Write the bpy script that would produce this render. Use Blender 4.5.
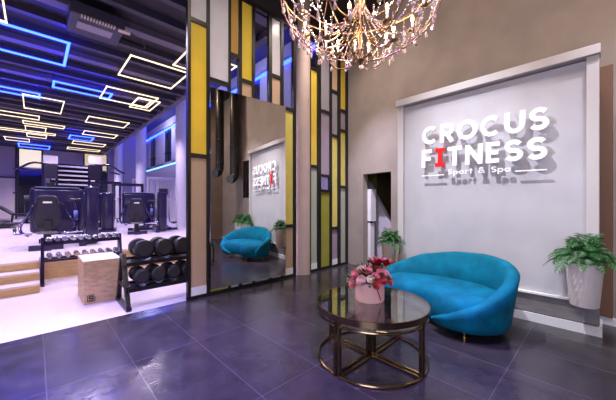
import bpy, bmesh, math, random
from mathutils import Vector, Matrix
PI = math.pi
S = bpy.context.scene
for o in list(bpy.data.objects):
    bpy.data.objects.remove(o)
col = S.collection
R = random.Random(7)

# ---------------------------------------------------------------- camera
cam_d = bpy.data.cameras.new('camera')
cam = bpy.data.objects.new('camera', cam_d)
col.objects.link(cam)
cam_d.sensor_width = 36
cam_d.lens = 285 / 616 * 36
cam_d.shift_y = 4 / 616
cam_d.clip_start = 0.05
cam.location = (0, 0, 1.4)
cam.rotation_euler = (PI / 2, 0, -math.atan2(.6924, .7215))
S.camera = cam

# ---------------------------------------------------------------- world, lights, exposure
w = bpy.data.worlds.new('world')
S.world = w
w.use_nodes = True
w.node_tree.nodes['Background'].inputs[0].default_value = (.30, .28, .36, 1)
w.node_tree.nodes['Background'].inputs[1].default_value = 0.25
S.view_settings.view_transform = 'Standard'
S.view_settings.look = 'None'
S.view_settings.gamma = 1
S.view_settings.exposure = 0.5
S.view_settings.use_curve_mapping = False


def lamp(name, kind, loc, target, power, color, size=.1, spot=90, blend=.5):
    d = bpy.data.lights.new(name, kind)
    d.energy = power
    d.color = color
    o = bpy.data.objects.new(name, d)
    col.objects.link(o)
    o.location = loc
    if kind == 'SPOT':
        d.spot_size = math.radians(spot)
        d.spot_blend = blend
        d.shadow_soft_size = size
    elif kind == 'AREA':
        d.shape = 'RECTANGLE'
        d.size = size[0]
        d.size_y = size[1]
    else:
        d.shadow_soft_size = size
    if target is not None:
        o.rotation_euler = (Vector(target) - Vector(loc)).to_track_quat('-Z', 'Y').to_euler()
    return o


# ceiling spots that wash the sign panel
lamp('sign_spot', 'SPOT', (2.2, 2.0, 5.4), (4.3, .95, .1), 920, (.90, .91, 1), .03, 50, 1)
lamp('sign_spot', 'SPOT', (3.0, 2.3, 5.3), (4.3, .8, .6), 60, (.90, .91, 1), .03, 44, .9)
lamp('wall_fill', 'SPOT', (3.3, 2.9, 5.3), (5.3, 3.5, .8), 900, (.80, .76, 1), .05, 44, 1)  # added unseen spot, brightens the lower wall by the doorway
lamp('wall_fill', 'SPOT', (3.2, -.6, 5.3), (4.8, -.5, 1.2), 330, (.9, .88, 1), .05, 46, .9)  # added unseen spot, lightens the wall right of the panel
# added violet and blue spots, unseen, that tint the lobby floor
lamp('floor_tint', 'SPOT', (1.5, .6, 5.4), (1.7, 1.5, 0), 1500, (.34, .17, 1), .1, 54, 1)
lamp('floor_tint', 'SPOT', (-.3, 2.0, 5.4), (0, 2.8, 0), 2600, (.30, .25, 1), .1, 52, 1)
# added fill spots under the lobby ceiling, all unseen
for x, y, p in ((.4, 2.2, 150), (2.6, .2, 190), (-1.5, .5, 130), (4.0, 3.2, 260), (.9, -1.4, 170), (3.2, -1.6, 200)):
    lamp('lobby_fill', 'SPOT', (x, y, 5.4), (x, y, 0), p * .42, (1, .82, .72), .12, 130, .8)
for x, y, tx, ty, p in ((3.0, 2.6, 5.1, 2.6, 55), (2.9, .6, 4.9, .5, 65), (2.7, -1.5, 4.7, -1.6, 85), (2.6, -1.2, 2.6, -3, 60)):
    lamp('upper_wall_fill', 'SPOT', (x, y, 5.45), (tx, ty, 3.9), p, (1, .74, .52), .1, 110, 1)  # added warm fill for the upper walls, lamps unseen
lamp('partition_fill', 'SPOT', (1.9, 2.3, 5.45), (2.8, 4.2, 2.2), 150, (1, .86, .74), .1, 90, 1)  # added pair of fill spots brightening the partition and pink column
lamp('partition_fill', 'SPOT', (3.6, 2.9, 5.45), (4.2, 4.2, 1.8), 120, (1, .84, .74), .1, 90, 1)
# added cool fill standing in for daylight from behind the camera
lamp('entrance_fill', 'AREA', (-2.7, -1.2, 2.2), (2, 1.5, 1.2), 110, (.74, .76, 1), (2.6, 2.6))
# gym ceiling downlights
for x, y, p in ((-1.6, 5.6, 520), (.6, 5.8, 520), (2.6, 6.4, 420), (-2.2, 9.5, 620), (1.0, 9.4, 620), (3.0, 11.5, 560),
                (-2.5, 14.5, 620), (.8, 15.0, 620), (2.8, 17.5, 560), (-2.0, 20.5, 700), (1.0, 21.5, 700), (3, 23.5, 620)):
    lamp('gym_downlight', 'SPOT', (x, y, 4.75), (x, y, 0), p * .54, (.95, .80, 1), .12, 140, .6)
for x, y, z, p in ((5.3, 9, 6.3, 45), (5.3, 14, 6.3, 110), (5.3, 20, 6.3, 150)):
    lamp('cove_lamp', 'POINT', (x, y, z), None, p, (.50, .52, 1), .25)


# ---------------------------------------------------------------- materials
def mat(name, c, rough=.5, metal=0, spec=.5, emit=None, es=0, noise=0, nscale=8, bump=0, bscale=40, coat=0, sheen=0, stretch=None):
    m = bpy.data.materials.new(name)
    m.use_nodes = True
    nt = m.node_tree
    b = nt.nodes['Principled BSDF']
    b.inputs['Base Color'].default_value = (*c, 1)
    b.inputs['Roughness'].default_value = rough
    b.inputs['Metallic'].default_value = metal
    b.inputs['Specular IOR Level'].default_value = spec
    b.inputs['Coat Weight'].default_value = coat
    if sheen:
        b.inputs['Sheen Weight'].default_value = sheen
        b.inputs['Sheen Roughness'].default_value = .4
        b.inputs['Sheen Tint'].default_value = (*[min(1, k * 1.6 + .15) for k in c], 1)
    if emit:
        b.inputs['Emission Color'].default_value = (*emit, 1)
        b.inputs['Emission Strength'].default_value = es
    if noise or bump:
        tc = nt.nodes.new('ShaderNodeTexCoord')
        mp = nt.nodes.new('ShaderNodeMapping')
        nt.links.new(tc.outputs['Object'], mp.inputs[0])
        if stretch:
            mp.inputs['Scale'].default_value = stretch
    if noise:
        n = nt.nodes.new('ShaderNodeTexNoise')
        n.inputs['Scale'].default_value = nscale
        n.inputs['Detail'].default_value = 6
        nt.links.new(mp.outputs[0], n.inputs['Vector'])
        r = nt.nodes.new('ShaderNodeValToRGB')
        r.color_ramp.elements[0].position = .3
        r.color_ramp.elements[1].position = .7
        r.color_ramp.elements[0].color = (*[k * (1 - noise) for k in c], 1)
        r.color_ramp.elements[1].color = (*[min(1, k * (1 + noise)) for k in c], 1)
        nt.links.new(n.outputs[0], r.inputs[0])
        nt.links.new(r.outputs[0], b.inputs['Base Color'])
    if bump:
        n2 = nt.nodes.new('ShaderNodeTexNoise')
        n2.inputs['Scale'].default_value = bscale
        n2.inputs['Detail'].default_value = 4
        nt.links.new(mp.outputs[0], n2.inputs['Vector'])
        bp = nt.nodes.new('ShaderNodeBump')
        bp.inputs['Strength'].default_value = bump
        bp.inputs['Distance'].default_value = .02
        nt.links.new(n2.outputs[0], bp.inputs['Height'])
        nt.links.new(bp.outputs[0], b.inputs['Normal'])
    return m


def glass_mat(name, tint=(1, 1, 1), refl=.08, rough=0.0):
    m = bpy.data.materials.new(name)
    m.use_nodes = True
    nt = m.node_tree
    for n in list(nt.nodes):
        nt.nodes.remove(n)
    out = nt.nodes.new('ShaderNodeOutputMaterial')
    t = nt.nodes.new('ShaderNodeBsdfTransparent')
    t.inputs[0].default_value = (*tint, 1)
    g = nt.nodes.new('ShaderNodeBsdfGlossy')
    g.inputs['Roughness'].default_value = rough
    lw = nt.nodes.new('ShaderNodeLayerWeight')
    lw.inputs[0].default_value = .5
    f = nt.nodes.new('ShaderNodeMath')
    f.operation = 'POWER'
    f.inputs[1].default_value = 4
    nt.links.new(lw.outputs['Facing'], f.inputs[0])
    ad = nt.nodes.new('ShaderNodeMath')
    ad.use_clamp = True
    ad.inputs[1].default_value = refl
    mx = nt.nodes.new('ShaderNodeMixShader')
    nt.links.new(f.outputs[0], ad.inputs[0])
    nt.links.new(ad.outputs[0], mx.inputs[0])
    nt.links.new(t.outputs[0], mx.inputs[1])
    nt.links.new(g.outputs[0], mx.inputs[2])
    nt.links.new(mx.outputs[0], out.inputs[0])
    return m


def pane_mat(name, c, tr=.45, rough=.18):
    """coloured back-lit glass: diffuse both ways plus a sheen"""
    m = bpy.data.materials.new(name)
    m.use_nodes = True
    nt = m.node_tree
    for n in list(nt.nodes):
        nt.nodes.remove(n)
    out = nt.nodes.new('ShaderNodeOutputMaterial')
    tc = nt.nodes.new('ShaderNodeTexCoord')
    n = nt.nodes.new('ShaderNodeTexNoise')
    n.inputs['Scale'].default_value = 3
    n.inputs['Detail'].default_value = 5
    nt.links.new(tc.outputs['Object'], n.inputs['Vector'])
    r = nt.nodes.new('ShaderNodeValToRGB')
    r.color_ramp.elements[0].color = (*[k * .86 for k in c], 1)
    r.color_ramp.elements[1].color = (*[min(1, k * 1.12) for k in c], 1)
    nt.links.new(n.outputs[0], r.inputs[0])
    d = nt.nodes.new('ShaderNodeBsdfDiffuse')
    t = nt.nodes.new('ShaderNodeBsdfTranslucent')
    g = nt.nodes.new('ShaderNodeBsdfGlossy')
    g.inputs['Roughness'].default_value = rough
    nt.links.new(r.outputs[0], d.inputs[0])
    nt.links.new(r.outputs[0], t.inputs[0])
    a = nt.nodes.new('ShaderNodeMixShader')
    a.inputs[0].default_value = tr
    nt.links.new(d.outputs[0], a.inputs[1])
    nt.links.new(t.outputs[0], a.inputs[2])
    b = nt.nodes.new('ShaderNodeMixShader')
    b.inputs[0].default_value = .06
    nt.links.new(a.outputs[0], b.inputs[1])
    nt.links.new(g.outputs[0], b.inputs[2])
    nt.links.new(b.outputs[0], out.inputs[0])
    return m


def tile_mat():
    m = mat('slate_tile', (.03, .03, .03), .3, bump=.12, bscale=14)
    nt = m.node_tree
    b = nt.nodes['Principled BSDF']
    tc = nt.nodes.new('ShaderNodeTexCoord')
    mp = nt.nodes.new('ShaderNodeMapping')
    mp.inputs['Location'].default_value = (-.065 + .565 * 20, -.575 + 1.155 * 10, 0)
    nt.links.new(tc.outputs['Object'], mp.inputs[0])
    br = nt.nodes.new('ShaderNodeTexBrick')
    br.offset = 0
    br.inputs['Scale'].default_value = 1
    br.inputs['Brick Width'].default_value = .565
    br.inputs['Row Height'].default_value = 1.155
    br.inputs['Mortar Size'].default_value = .003
    br.inputs['Mortar Smooth'].default_value = .2
    br.inputs['Color1'].default_value = (.030, .027, .033, 1)
    br.inputs['Color2'].default_value = (.040, .036, .043, 1)
    br.inputs['Mortar'].default_value = (.085, .078, .092, 1)
    nt.links.new(mp.outputs[0], br.inputs['Vector'])
    n = nt.nodes.new('ShaderNodeTexNoise')
    n.inputs['Scale'].default_value = 5
    n.inputs['Detail'].default_value = 8
    nt.links.new(tc.outputs['Object'], n.inputs['Vector'])
    mx = nt.nodes.new('ShaderNodeMixRGB')
    mx.blend_type = 'OVERLAY'
    mx.inputs[0].default_value = .55
    nt.links.new(br.outputs[0], mx.inputs[1])
    nt.links.new(n.outputs[0], mx.inputs[2])
    nt.links.new(mx.outputs[0], b.inputs['Base Color'])
    mr = nt.nodes.new('ShaderNodeMapRange')
    mr.inputs[3].default_value = .12
    mr.inputs[4].default_value = .32
    nt.links.new(n.outputs[0], mr.inputs[0])
    nt.links.new(mr.outputs[0], b.inputs['Roughness'])
    return m


M = {}
M['tile'] = tile_mat()
M['plaster'] = mat('taupe_plaster', (.30, .255, .225), .75, noise=.12, nscale=2.2, bump=.05, bscale=30)
M['plaster_dark'] = mat('brown_plaster', (.20, .145, .11), .75, noise=.15, nscale=2)
M['panel'] = mat('pale_plaster', (.46, .45, .485), .6, spec=.15, noise=.07, nscale=2.5, bump=.05, bscale=9)
M['frame_white'] = mat('panel_frame_paint', (.52, .49, .49), .45)
M['plinth'] = mat('grey_stone', (.20, .18, .19), .4, noise=.2, nscale=6, stretch=(1, 1, 5))
M['skirt'] = mat('white_skirting', (.75, .73, .75), .4)
M['pier'] = mat('pink_plaster', (.42, .32, .29), .7, noise=.06, nscale=3)
M['ceil_lobby'] = mat('dark_brown_ceiling', (.035, .026, .022), .8)
M['gym_floor'] = mat('pale_rubber_floor', (.66, .58, .62), .38, noise=.04, nscale=1.5)
M['wood'] = mat('oak', (.50, .31, .14), .45, noise=.2, nscale=5, stretch=(1.5, 14, 14))
M['ply'] = mat('birch_plywood', (.52, .34, .20), .5, noise=.22, nscale=5, stretch=(2, 2, 6))
M['gym_ceil'] = mat('dark_slat_ceiling', (.018, .015, .022), .7)
M['beam'] = mat('violet_grey_beam', (.04, .034, .058), .5)
M['duct'] = mat('lavender_duct', (.11, .092, .135), .5)
M['purple'] = mat('purple_wall', (.33, .28, .37), .6, noise=.06, nscale=1)
M['lilac'] = mat('lilac_wall', (.50, .46, .54), .6)
M['cream'] = mat('cream_panel', (.62, .55, .50), .6)
M['blind'] = mat('cream_blind', (.8, .72, .56), .7, emit=(1, .88, .62), es=.55)  # emission stands in for daylight behind the fabric
M['blind_y'] = mat('yellow_blind', (.75, .62, .32), .7, emit=(1, .80, .42), es=.35)  # weaker glow, daylight put into the fabric likewise
M['dark_glass'] = mat('dark_glass', (.02, .02, .03), .08)
M['column'] = mat('column_paint', (.56, .53, .62), .5)
M['led_w'] = mat('warm_led', (1, .9, .7), .5, emit=(1, .78, .48), es=1.15)
M['led_b'] = mat('blue_led', (.1, .2, 1), .5, emit=(.006, .019, 1), es=24)
M['led_c'] = mat('cyan_led', (.3, .6, 1), .5, emit=(.16, .40, 1), es=2.2)
M['black'] = mat('black_steel', (.010, .009, .009), .38)
M['navy'] = mat('navy_shell', (.016, .011, .050), .2)
M['navy2'] = mat('dark_upholstery', (.012, .008, .022), .38)
M['chrome'] = mat('chrome', (.75, .75, .8), .18, metal=1)
M['rubber'] = mat('black_rubber', (.007, .006, .008), .42)
M['cap'] = mat('grey_cap', (.03, .026, .028), .4)
M['white'] = mat('white_plastic', (.8, .78, .82), .35)
M['velvet'] = mat('turquoise_velvet', (.000, .118, .195), .75, spec=.12, noise=.28, nscale=6, sheen=.05, bump=.10, bscale=9)
M['brass'] = mat('brass', (.78, .52, .18), .22, metal=1)
M['bronze'] = mat('aged_gold', (.27, .195, .105), .2, metal=1)
M['gold'] = mat('chandelier_gold', (.36, .22, .10), .30, metal=1)
M['bulb'] = mat('warm_bulb', (1, .8, .4), .4, emit=(1, .66, .26), es=14)
M['crystal'] = mat('crystal', (.62, .52, .40), .08, spec=1, coat=.5, emit=(1, .85, .6), es=0)
M['crystal'].node_tree.nodes['Principled BSDF'].inputs['Transmission Weight'].default_value = .55
M['mirror'] = mat('mirror_silver', (.90, .88, .86), .015, metal=1)
M['glass'] = glass_mat('clear_glass', (.93, .95, .97), .02)
M['glass_top'] = glass_mat('table_glass', (.93, .97, .95), .13)
M['glass_edge'] = mat('green_glass_edge', (.35, .55, .48), .1)
M['p_yellow'] = pane_mat('yellow_pane', (.86, .68, .10))
M['p_pale'] = pane_mat('pale_yellow_pane', (.78, .72, .22))
M['p_olive'] = pane_mat('olive_pane', (.42, .42, .08))
M['p_white'] = pane_mat('white_pane', (.78, .76, .74))
M['p_grey'] = pane_mat('grey_pane', (.46, .44, .47))
M['p_beige'] = pane_mat('beige_pane', (.55, .38, .26), .1)
M['p_lilac'] = pane_mat('lilac_pane', (.46, .39, .44))
M['p_green'] = pane_mat('pale_green_pane', (.55, .60, .47))
M['p_gold'] = pane_mat('gold_pane', (.50, .30, .08), .2)
M['letter'] = mat('letter_white', (.92, .91, .93), .4)
M['letter_red'] = mat('letter_red', (.75, .015, .015), .4)
M['letter_side'] = mat('letter_return', (.33, .24, .20), .5)
M['leaf'] = mat('fern_green', (.018, .10, .022), .42, noise=.45, nscale=9)
M['leaf_dark'] = mat('leaf_dark', (.02, .075, .025), .5)
M['pot'] = mat('glazed_pot', (.80, .73, .70), .25, coat=.3)
M['pot_gold'] = mat('champagne_pot', (.66, .52, .38), .3, metal=.5, noise=.35, nscale=7, stretch=(6, 6, .15))  # streaks in the colour stand in for reflected bright slats
M['soil'] = mat('soil', (.04, .028, .02), .9)
M['pink_box'] = mat('pink_box', (.78, .46, .36), .5)
M['fl_pink'] = mat('pink_petal', (.60, .20, .19), .55)
M['fl_pale'] = mat('blush_petal', (.64, .40, .33), .55)
M['fl_coral'] = mat('coral_petal', (.55, .07, .06), .55)
M['fl_cream'] = mat('cream_petal', (.70, .60, .42), .55)
M['fl_red'] = mat('deep_red_petal', (.24, .004, .012), .45)
M['ink'] = mat('black_ink', (.01, .01, .01), .6)


# ---------------------------------------------------------------- mesh helpers
class MB:
    def __init__(s):
        s.bm = bmesh.new()

    def box(s, c, d, rz=0, bev=0, rx=0, ry=0):
        m = Matrix.Translation(c) @ Matrix.Rotation(rz, 4, 'Z') @ Matrix.Rotation(ry, 4, 'Y') @ Matrix.Rotation(rx, 4, 'X') @ Matrix.Diagonal((*d, 1))
        r = bmesh.ops.create_cube(s.bm, size=1, matrix=m)
        if bev:
            es = list({e for v in r['verts'] for e in v.link_edges})
            bmesh.ops.bevel(s.bm, geom=es, offset=bev, segments=3, affect='EDGES', profile=.5)
        return s

    def prism(s, pts, z0, z1, axis='Z'):
        """extrude a polygon given in 2D along an axis"""
        f = {'Z': lambda a, b, h: (a, b, h), 'X': lambda a, b, h: (h, a, b), 'Y': lambda a, b, h: (a, h, b)}[axis]
        lo = [s.bm.verts.new(f(a, b, z0)) for a, b in pts]
        hi = [s.bm.verts.new(f(a, b, z1)) for a, b in pts]
        n = len(pts)
        s.bm.faces.new(lo)
        s.bm.faces.new(hi)
        for i in range(n):
            s.bm.faces.new((lo[i], lo[(i + 1) % n], hi[(i + 1) % n], hi[i]))
        return s

    def rings(s, rings, closed=True, caps=True):
        vs = [[s.bm.verts.new(p) for p in r] for r in rings]
        n = len(rings[0])
        for a, b in zip(vs, vs[1:]):
            for i in range(n if closed else n - 1):
                j = (i + 1) % n
                s.bm.faces.new((a[i], a[j], b[j], b[i]))
        if caps and closed:
            s.bm.faces.new(vs[0])
            s.bm.faces.new(vs[-1])
        return s

    def lathe(s, prof, c=(0, 0, 0), seg=24, axis='Z', caps=True):
        rr = []
        for r, h in prof:
            ring = []
            for k in range(seg):
                a = 2 * PI * k / seg
                x, y = r * math.cos(a), r * math.sin(a)
                p = {'Z': (x, y, h), 'X': (h, x, y), 'Y': (x, h, y)}[axis]
                ring.append((p[0] + c[0], p[1] + c[1], p[2] + c[2]))
            rr.append(ring)
        return s.rings(rr, True, caps)

    def tube(s, pts, r, seg=8, closed=False, r1=None):
        pts = [Vector(p) for p in pts]
        n = len(pts)
        rr = []
        up = None
        for i, p in enumerate(pts):
            if closed:
                t = pts[(i + 1) % n] - pts[i - 1]
            else:
                t = pts[min(i + 1, n - 1)] - pts[max(i - 1, 0)]
            if t.length < 1e-9:
                t = Vector((0, 0, 1))
            t.normalize()
            if up is None:
                up = Vector((0, 0, 1)) if abs(t.z) < .9 else Vector((1, 0, 0))
            a = t.cross(up)
            if a.length < 1e-4:
                a = t.cross(Vector((1, 0, 0)))
            a.normalize()
            b = a.cross(t).normalized()
            up = b
            q = r if r1 is None else r + (r1 - r) * i / max(1, n - 1)
            rr.append([p + (a * math.cos(2 * PI * k / seg) + b * math.sin(2 * PI * k / seg)) * q for k in range(seg)])
        if closed:
            rr.append(rr[0])
        return s.rings(rr, True, not closed)

    def bar(s, p0, p1, wd, hg):
        """rectangular bar between two points"""
        p0, p1 = Vector(p0), Vector(p1)
        d = p1 - p0
        q = d.to_track_quat('X', 'Z').to_matrix().to_4x4()
        m = Matrix.Translation((p0 + p1) / 2) @ q @ Matrix.Diagonal((d.length, wd, hg, 1))
        bmesh.ops.create_cube(s.bm, size=1, matrix=m)
        return s

    def ball(s, c, r, seg=10, rings=6, sz=(1, 1, 1)):
        m = Matrix.Translation(c) @ Matrix.Diagonal((r * sz[0], r * sz[1], r * sz[2], 1))
        bmesh.ops.create_uvsphere(s.bm, u_segments=seg, v_segments=rings, radius=1, matrix=m)
        return s

    def quad(s, *p):
        s.bm.faces.new([s.bm.verts.new(q) for q in p])
        return s

    def stroke(s, pts, wd, f, closed=False):
        """flat stroke of width wd along 2D pts, extruded by map f(x, y, side)"""
        n = len(pts)
        P = [Vector(p) for p in pts]
        L, Rr = [], []
        for i in range(n):
            if closed:
                a, b = P[i] - P[i - 1], P[(i + 1) % n] - P[i]
            else:
                a = P[i] - P[i - 1] if i else P[1] - P[0]
                b = P[i + 1] - P[i] if i < n - 1 else P[-1] - P[-2]
            a, b = a.normalized(), b.normalized()
            t = (a + b).normalized()
            nn = Vector((-t.y, t.x))
            k = wd / 2 / max(.45, nn.dot(Vector((-a.y, a.x))))
            L.append(P[i] + nn * k)
            Rr.append(P[i] - nn * k)
        rr = [[f(l.x, l.y, 0), f(l.x, l.y, 1), f(r.x, r.y, 1), f(r.x, r.y, 0)] for l, r in zip(L, Rr)]
        if closed:
            rr.append(rr[0])
        return s.rings(rr, True, not closed)

    def build(s, name, m, parent=None, smooth=False, sub=0, bev=0):
        bmesh.ops.recalc_face_normals(s.bm, faces=s.bm.faces)
        me = bpy.data.meshes.new(name)
        s.bm.to_mesh(me)
        s.bm.free()
        ms = m if isinstance(m, (list, tuple)) else [m]
        for k in ms:
            me.materials.append(k)
        if smooth:
            for p in me.polygons:
                p.use_smooth = True
            if smooth == 'auto':
                me.set_sharp_from_angle(angle=math.radians(38))
        o = bpy.data.objects.new(name, me)
        col.objects.link(o)
        if parent:
            o.parent = parent
        if bev:
            b = o.modifiers.new('bevel', 'BEVEL')
            b.width = bev
            b.segments = 2
            b.limit_method = 'ANGLE'
        if sub:
            b = o.modifiers.new('subdivision', 'SUBSURF')
            b.levels = b.render_levels = sub
        return o


def tag(o, label=None, cat=None, group=None, kind=None):
    if label:
        o['label'] = label
    if cat:
        o['category'] = cat
    if group:
        o['group'] = group
    if kind:
        o['kind'] = kind
    return o


def thing(name, label, cat, loc=(0, 0, 0), rz=0, group=None):
    o = bpy.data.objects.new(name, None)
    o.empty_display_size = .1
    col.objects.link(o)
    o.location = loc
    o.rotation_euler = (0, 0, rz)
    return tag(o, label, cat, group)


def struct(name, mb, m, **k):
    return tag(mb.build(name, m, **k), kind='structure')


def dup(o, parent=None):
    kids = list(o.children)
    c = o.copy()
    col.objects.link(c)
    if parent:
        c.parent = parent
    for ch in kids:
        dup(ch, c)
    return c


def place(proto, used, loc, rz, label, group=None):
    o = proto if not used else dup(proto)
    o.location = loc
    o.rotation_euler = (0, 0, rz)
    o['label'] = label
    if group:
        o['group'] = group
    return o


def spline(P, n=8, closed=False):
    """Catmull-Rom through points of any dimension"""
    out = []
    m = len(P)
    rng = range(m) if closed else range(m - 1)
    for i in rng:
        if closed:
            p0, p1, p2, p3 = P[i - 1], P[i], P[(i + 1) % m], P[(i + 2) % m]
        else:
            p0, p1, p2, p3 = P[max(i - 1, 0)], P[i], P[i + 1], P[min(i + 2, m - 1)]
        for k in range(n):
            t = k / n
            out.append(tuple(.5 * (2 * b + (c - a) * t + (2 * a - 5 * b + 4 * c - d) * t * t + (3 * b - a - 3 * c + d) * t ** 3)
                             for a, b, c, d in zip(p0, p1, p2, p3)))
    if not closed:
        out.append(tuple(P[-1]))
    return out


def arc(cx, cy, rx, ry, a0, a1, n=10):
    return [(cx + rx * math.cos(math.radians(a0 + (a1 - a0) * k / n)), cy + ry * math.sin(math.radians(a0 + (a1 - a0) * k / n))) for k in range(n + 1)]


# ================================================================ THE SETTING
PY = 4.2          # the glass partition's plane
CG = 5.2          # gym ceiling
CL = 5.55         # lobby ceiling
PZ = .42          # gym platform
struct('floor', MB().box((1.2, .4, -.05), (9.6, 7.6, .1)), M['tile'])
struct('gym_floor', MB().box((.25, 15.6, -.05), (14.5, 22.8, .1)), M['gym_floor'])
struct('gym_platform', MB().box((.25, 16.9, PZ / 2 - .01), (12.5, 19.4, PZ - .02)).box((.25, 16.9, PZ - .01), (12.5, 19.4, .02)), M['gym_floor'])
struct('trim_platform_edge', MB().box((3.28, 7.19, .19), (6.4, .02, .38)), M['wood'])
# steps on the left
st = MB()
for k in range(3):
    st.box((-2.5, 6.2 + k * .31 + (7.19 - 6.2 - k * .31) / 2, .07 + k * .14), (5.12, 7.19 - 6.2 - k * .31, .14))
struct('gym_steps', st, M['gym_floor'])
st = MB()
for k in range(3):
    st.box((-2.5, 6.19 + k * .31, .06 + k * .14), (5.13, .02, .10))
struct('trim_steps', st, M['wood'])

# rear wall behind the sign panel, slightly skewed, with a doorway
P0, P1 = Vector((5.35, 4.2)), Vector((4.80, -.05))
dW = (P1 - P0).normalized()
nW = Vector((-dW.y, dW.x))           # points away from the lobby
if nW.x < 0:
    nW = -nW
angW = math.atan2(dW.y, dW.x)


def wp(s_, d=0, z=0):
    q = P0 + dW * s_ + nW * d
    return (q.x, q.y, z)


def wbox(mb, s0, s1, z0, z1, d0=0, d1=.15):
    c = wp((s0 + s1) / 2, (d0 + d1) / 2, (z0 + z1) / 2)
    mb.box(c, (s1 - s0, d1 - d0, z1 - z0), angW)
    return mb


sA, sB = .464, 1.22       # doorway along the wall
wS0, wS1 = 5.18, 5.62     # small internal window further right
wl = MB()
wbox(wl, -.2, sA, 0, CL)
wbox(wl, sA, sB, 2.06, CL)
wbox(wl, sB, wS0, 0, CL)
wbox(wl, wS0, wS1, 0, 1.62)
wbox(wl, wS0, wS1, 2.95, CL)
wbox(wl, wS1, 7.3, 0, CL)
struct('wall_right', wl, M['plaster'])
sk = MB()
wbox(sk, 4.1, 7.3, 0, .09, -.02, 0)
wbox(sk, sB, 2.0, 0, .09, -.02, 0)
st = MB()
wbox(st, 4.10, 4.30, .09, 3.0, -.035, 0)
struct('trim_brown', st, mat('brown_trim', (.17, .085, .05), .55))
struct('baseboard_right', sk, M['skirt'])
wf = MB()
for a, b, c, d in ((wS0, wS0 + .035, 1.62, 2.95), (wS1 - .035, wS1, 1.62, 2.95), (wS0, wS1, 1.62, 1.66), (wS0, wS1, 2.91, 2.95), ((wS0 + wS1) / 2 - .012, (wS0 + wS1) / 2 + .012, 1.62, 2.95)):
    wbox(wf, a, b, c, d, .01, .08)
win = struct('window_1', wf, M['black'])
g = MB()
wbox(g, wS0, wS1, 1.62, 2.95, .05, .06)
g.build('pane', M['dark_glass'], win)
# room behind the doorway: dark wall and a stair parapet with a sloping top
rb = MB()
wbox(rb, -.05, 2.6, 0, 2.6, 1.7, 1.8)
wbox(rb, -.05, .0, 0, 2.6, .15, 1.8)
wbox(rb, 2.6, 2.65, 0, 2.6, .15, 1.8)
wbox(rb, -.35, 2.65, 2.5, 2.6, .15, 1.8)
struct('wall_stairwell', rb, mat('stairwell_brown', (.10, .065, .03), .6))
rb = MB()
wbox(rb, -.3, 2.6, -.1, 0, .0, 1.8)
struct('floor_stairwell', rb, M['tile'])
pp = MB()
pl = [(.12, 0), (2.3, 0), (2.3, .3), (1.22, .3), (.772, .97), (.2, 1.83), (.12, 1.95)]
a_ = [pp.bm.verts.new(wp(s_, .55, z)) for s_, z in pl]
b_ = [pp.bm.verts.new(wp(s_, .65, z)) for s_, z in pl]
pp.bm.faces.new(a_)
pp.bm.faces.new(b_)
for i in range(len(pl)):
    j = (i + 1) % len(pl)
    pp.bm.faces.new((a_[i], a_[j], b_[j], b_[i]))
struct('stair_parapet', pp, M['lilac'])
g = MB()
wbox(g, .004, .02, 1.7, 2.4, .25, 1.0)
struct('window_2', g, M['p_olive'])

# other lobby walls (behind the camera and above the gym opening)
struct('wall_back', MB().box((.8, -3.05, CL / 2), (9.2, .1, CL)), M['plaster_dark'])
lw = MB().box((-3.65, .4, 4.3), (.1, 7.6, 2.5)).box((-3.65, -2.6, 1.55), (.1, .9, 3.1)).box((-3.65, 2.4, 1.55), (.1, 3.7, 3.1))
struct('wall_left', lw, M['plaster'])
fr = MB()
for y in (-2.1, -.8, .5):
    fr.box((-3.65, y, 1.55), (.08, .06, 3.1))
fr.box((-3.65, -.8, 3.06), (.08, 2.7, .07)).box((-3.65, -.8, 2.2), (.08, 2.7, .05))
win3 = struct('window_3', fr, M['black'])
MB().box((-3.65, -.8, 1.55), (.012, 2.6, 3.0)).build('pane', M['glass'], win3)
struct('ceiling', MB().box((1.2, .65, CL + .05), (9.9, 7.6, .1)), M['ceil_lobby'])
struct('wall_header', MB().box((-1.0, PY + .05, (4.92 + CL) / 2 + .0), (5.3, .1, CL - 4.92)).box((3.6, PY + .05, (4.86 + CL) / 2), (3.9, .1, CL - 4.86)), mat('header_brown', (.03, .022, .025), .7))

# gym shell
struct('gym_ceiling', MB().box((-1.3, 15.4, CG + .1), (10.1, 22.2, .2)).box((5.1, 15.4, 7.2), (2.9, 22.4, .2)), M['gym_ceil'])
struct('trim_ceiling_drop', MB().box((3.75, 15.4, 6.25), (.08, 22.2, 2.1)).box((3.72, 15.4, 5.13), (.16, 22.2, .14)), M['duct'])
R2 = random.Random(3)
for k in range(30):
    y = 4.75 + k * .74
    wd = .14 if k % 3 else .24
    struct('ceiling_beam', MB().box((-1.3, y, CG - .07), (9.9, wd, .13)), M['beam'] if k % 3 else M['duct'])
struct('wall_gym_back', MB().box((-2.0, 26.45, 3.6), (8.5, .1, 7.2)).box((4.4, 26.45, 3.6), (4.4, .1, 7.2)), M['purple'])
rw = MB().box((6.55, 15.4, 2.55), (.1, 22.4, 3.4)).box((6.55, 15.4, 6.9), (.1, 22.4, .6)).box((6.55, 15.4, .2), (.1, 22.4, 1.3))
for k in range(7):
    rw.box((6.55, 5.2 + k * 3.4, 5.4), (.1, 1.9, 2.5))
struct('wall_gym_right', rw, M['lilac'])
for k in range(7):
    g = MB().box((6.57, 5.2 + k * 3.4 + 1.7, 5.4), (.03, 1.6, 2.4))
    ww = struct('window_%d' % (k + 4), g, M['dark_glass'])
    f2 = MB()
    for dy in (-.78, 0, .78):
        f2.box((6.54, 5.2 + k * 3.4 + 1.7 + dy, 5.4), (.06, .05, 2.4))
    f2.box((6.54, 5.2 + k * 3.4 + 1.7, 4.9), (.06, 1.6, .05))
    f2.build('window_frame', M['black'], ww)
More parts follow.
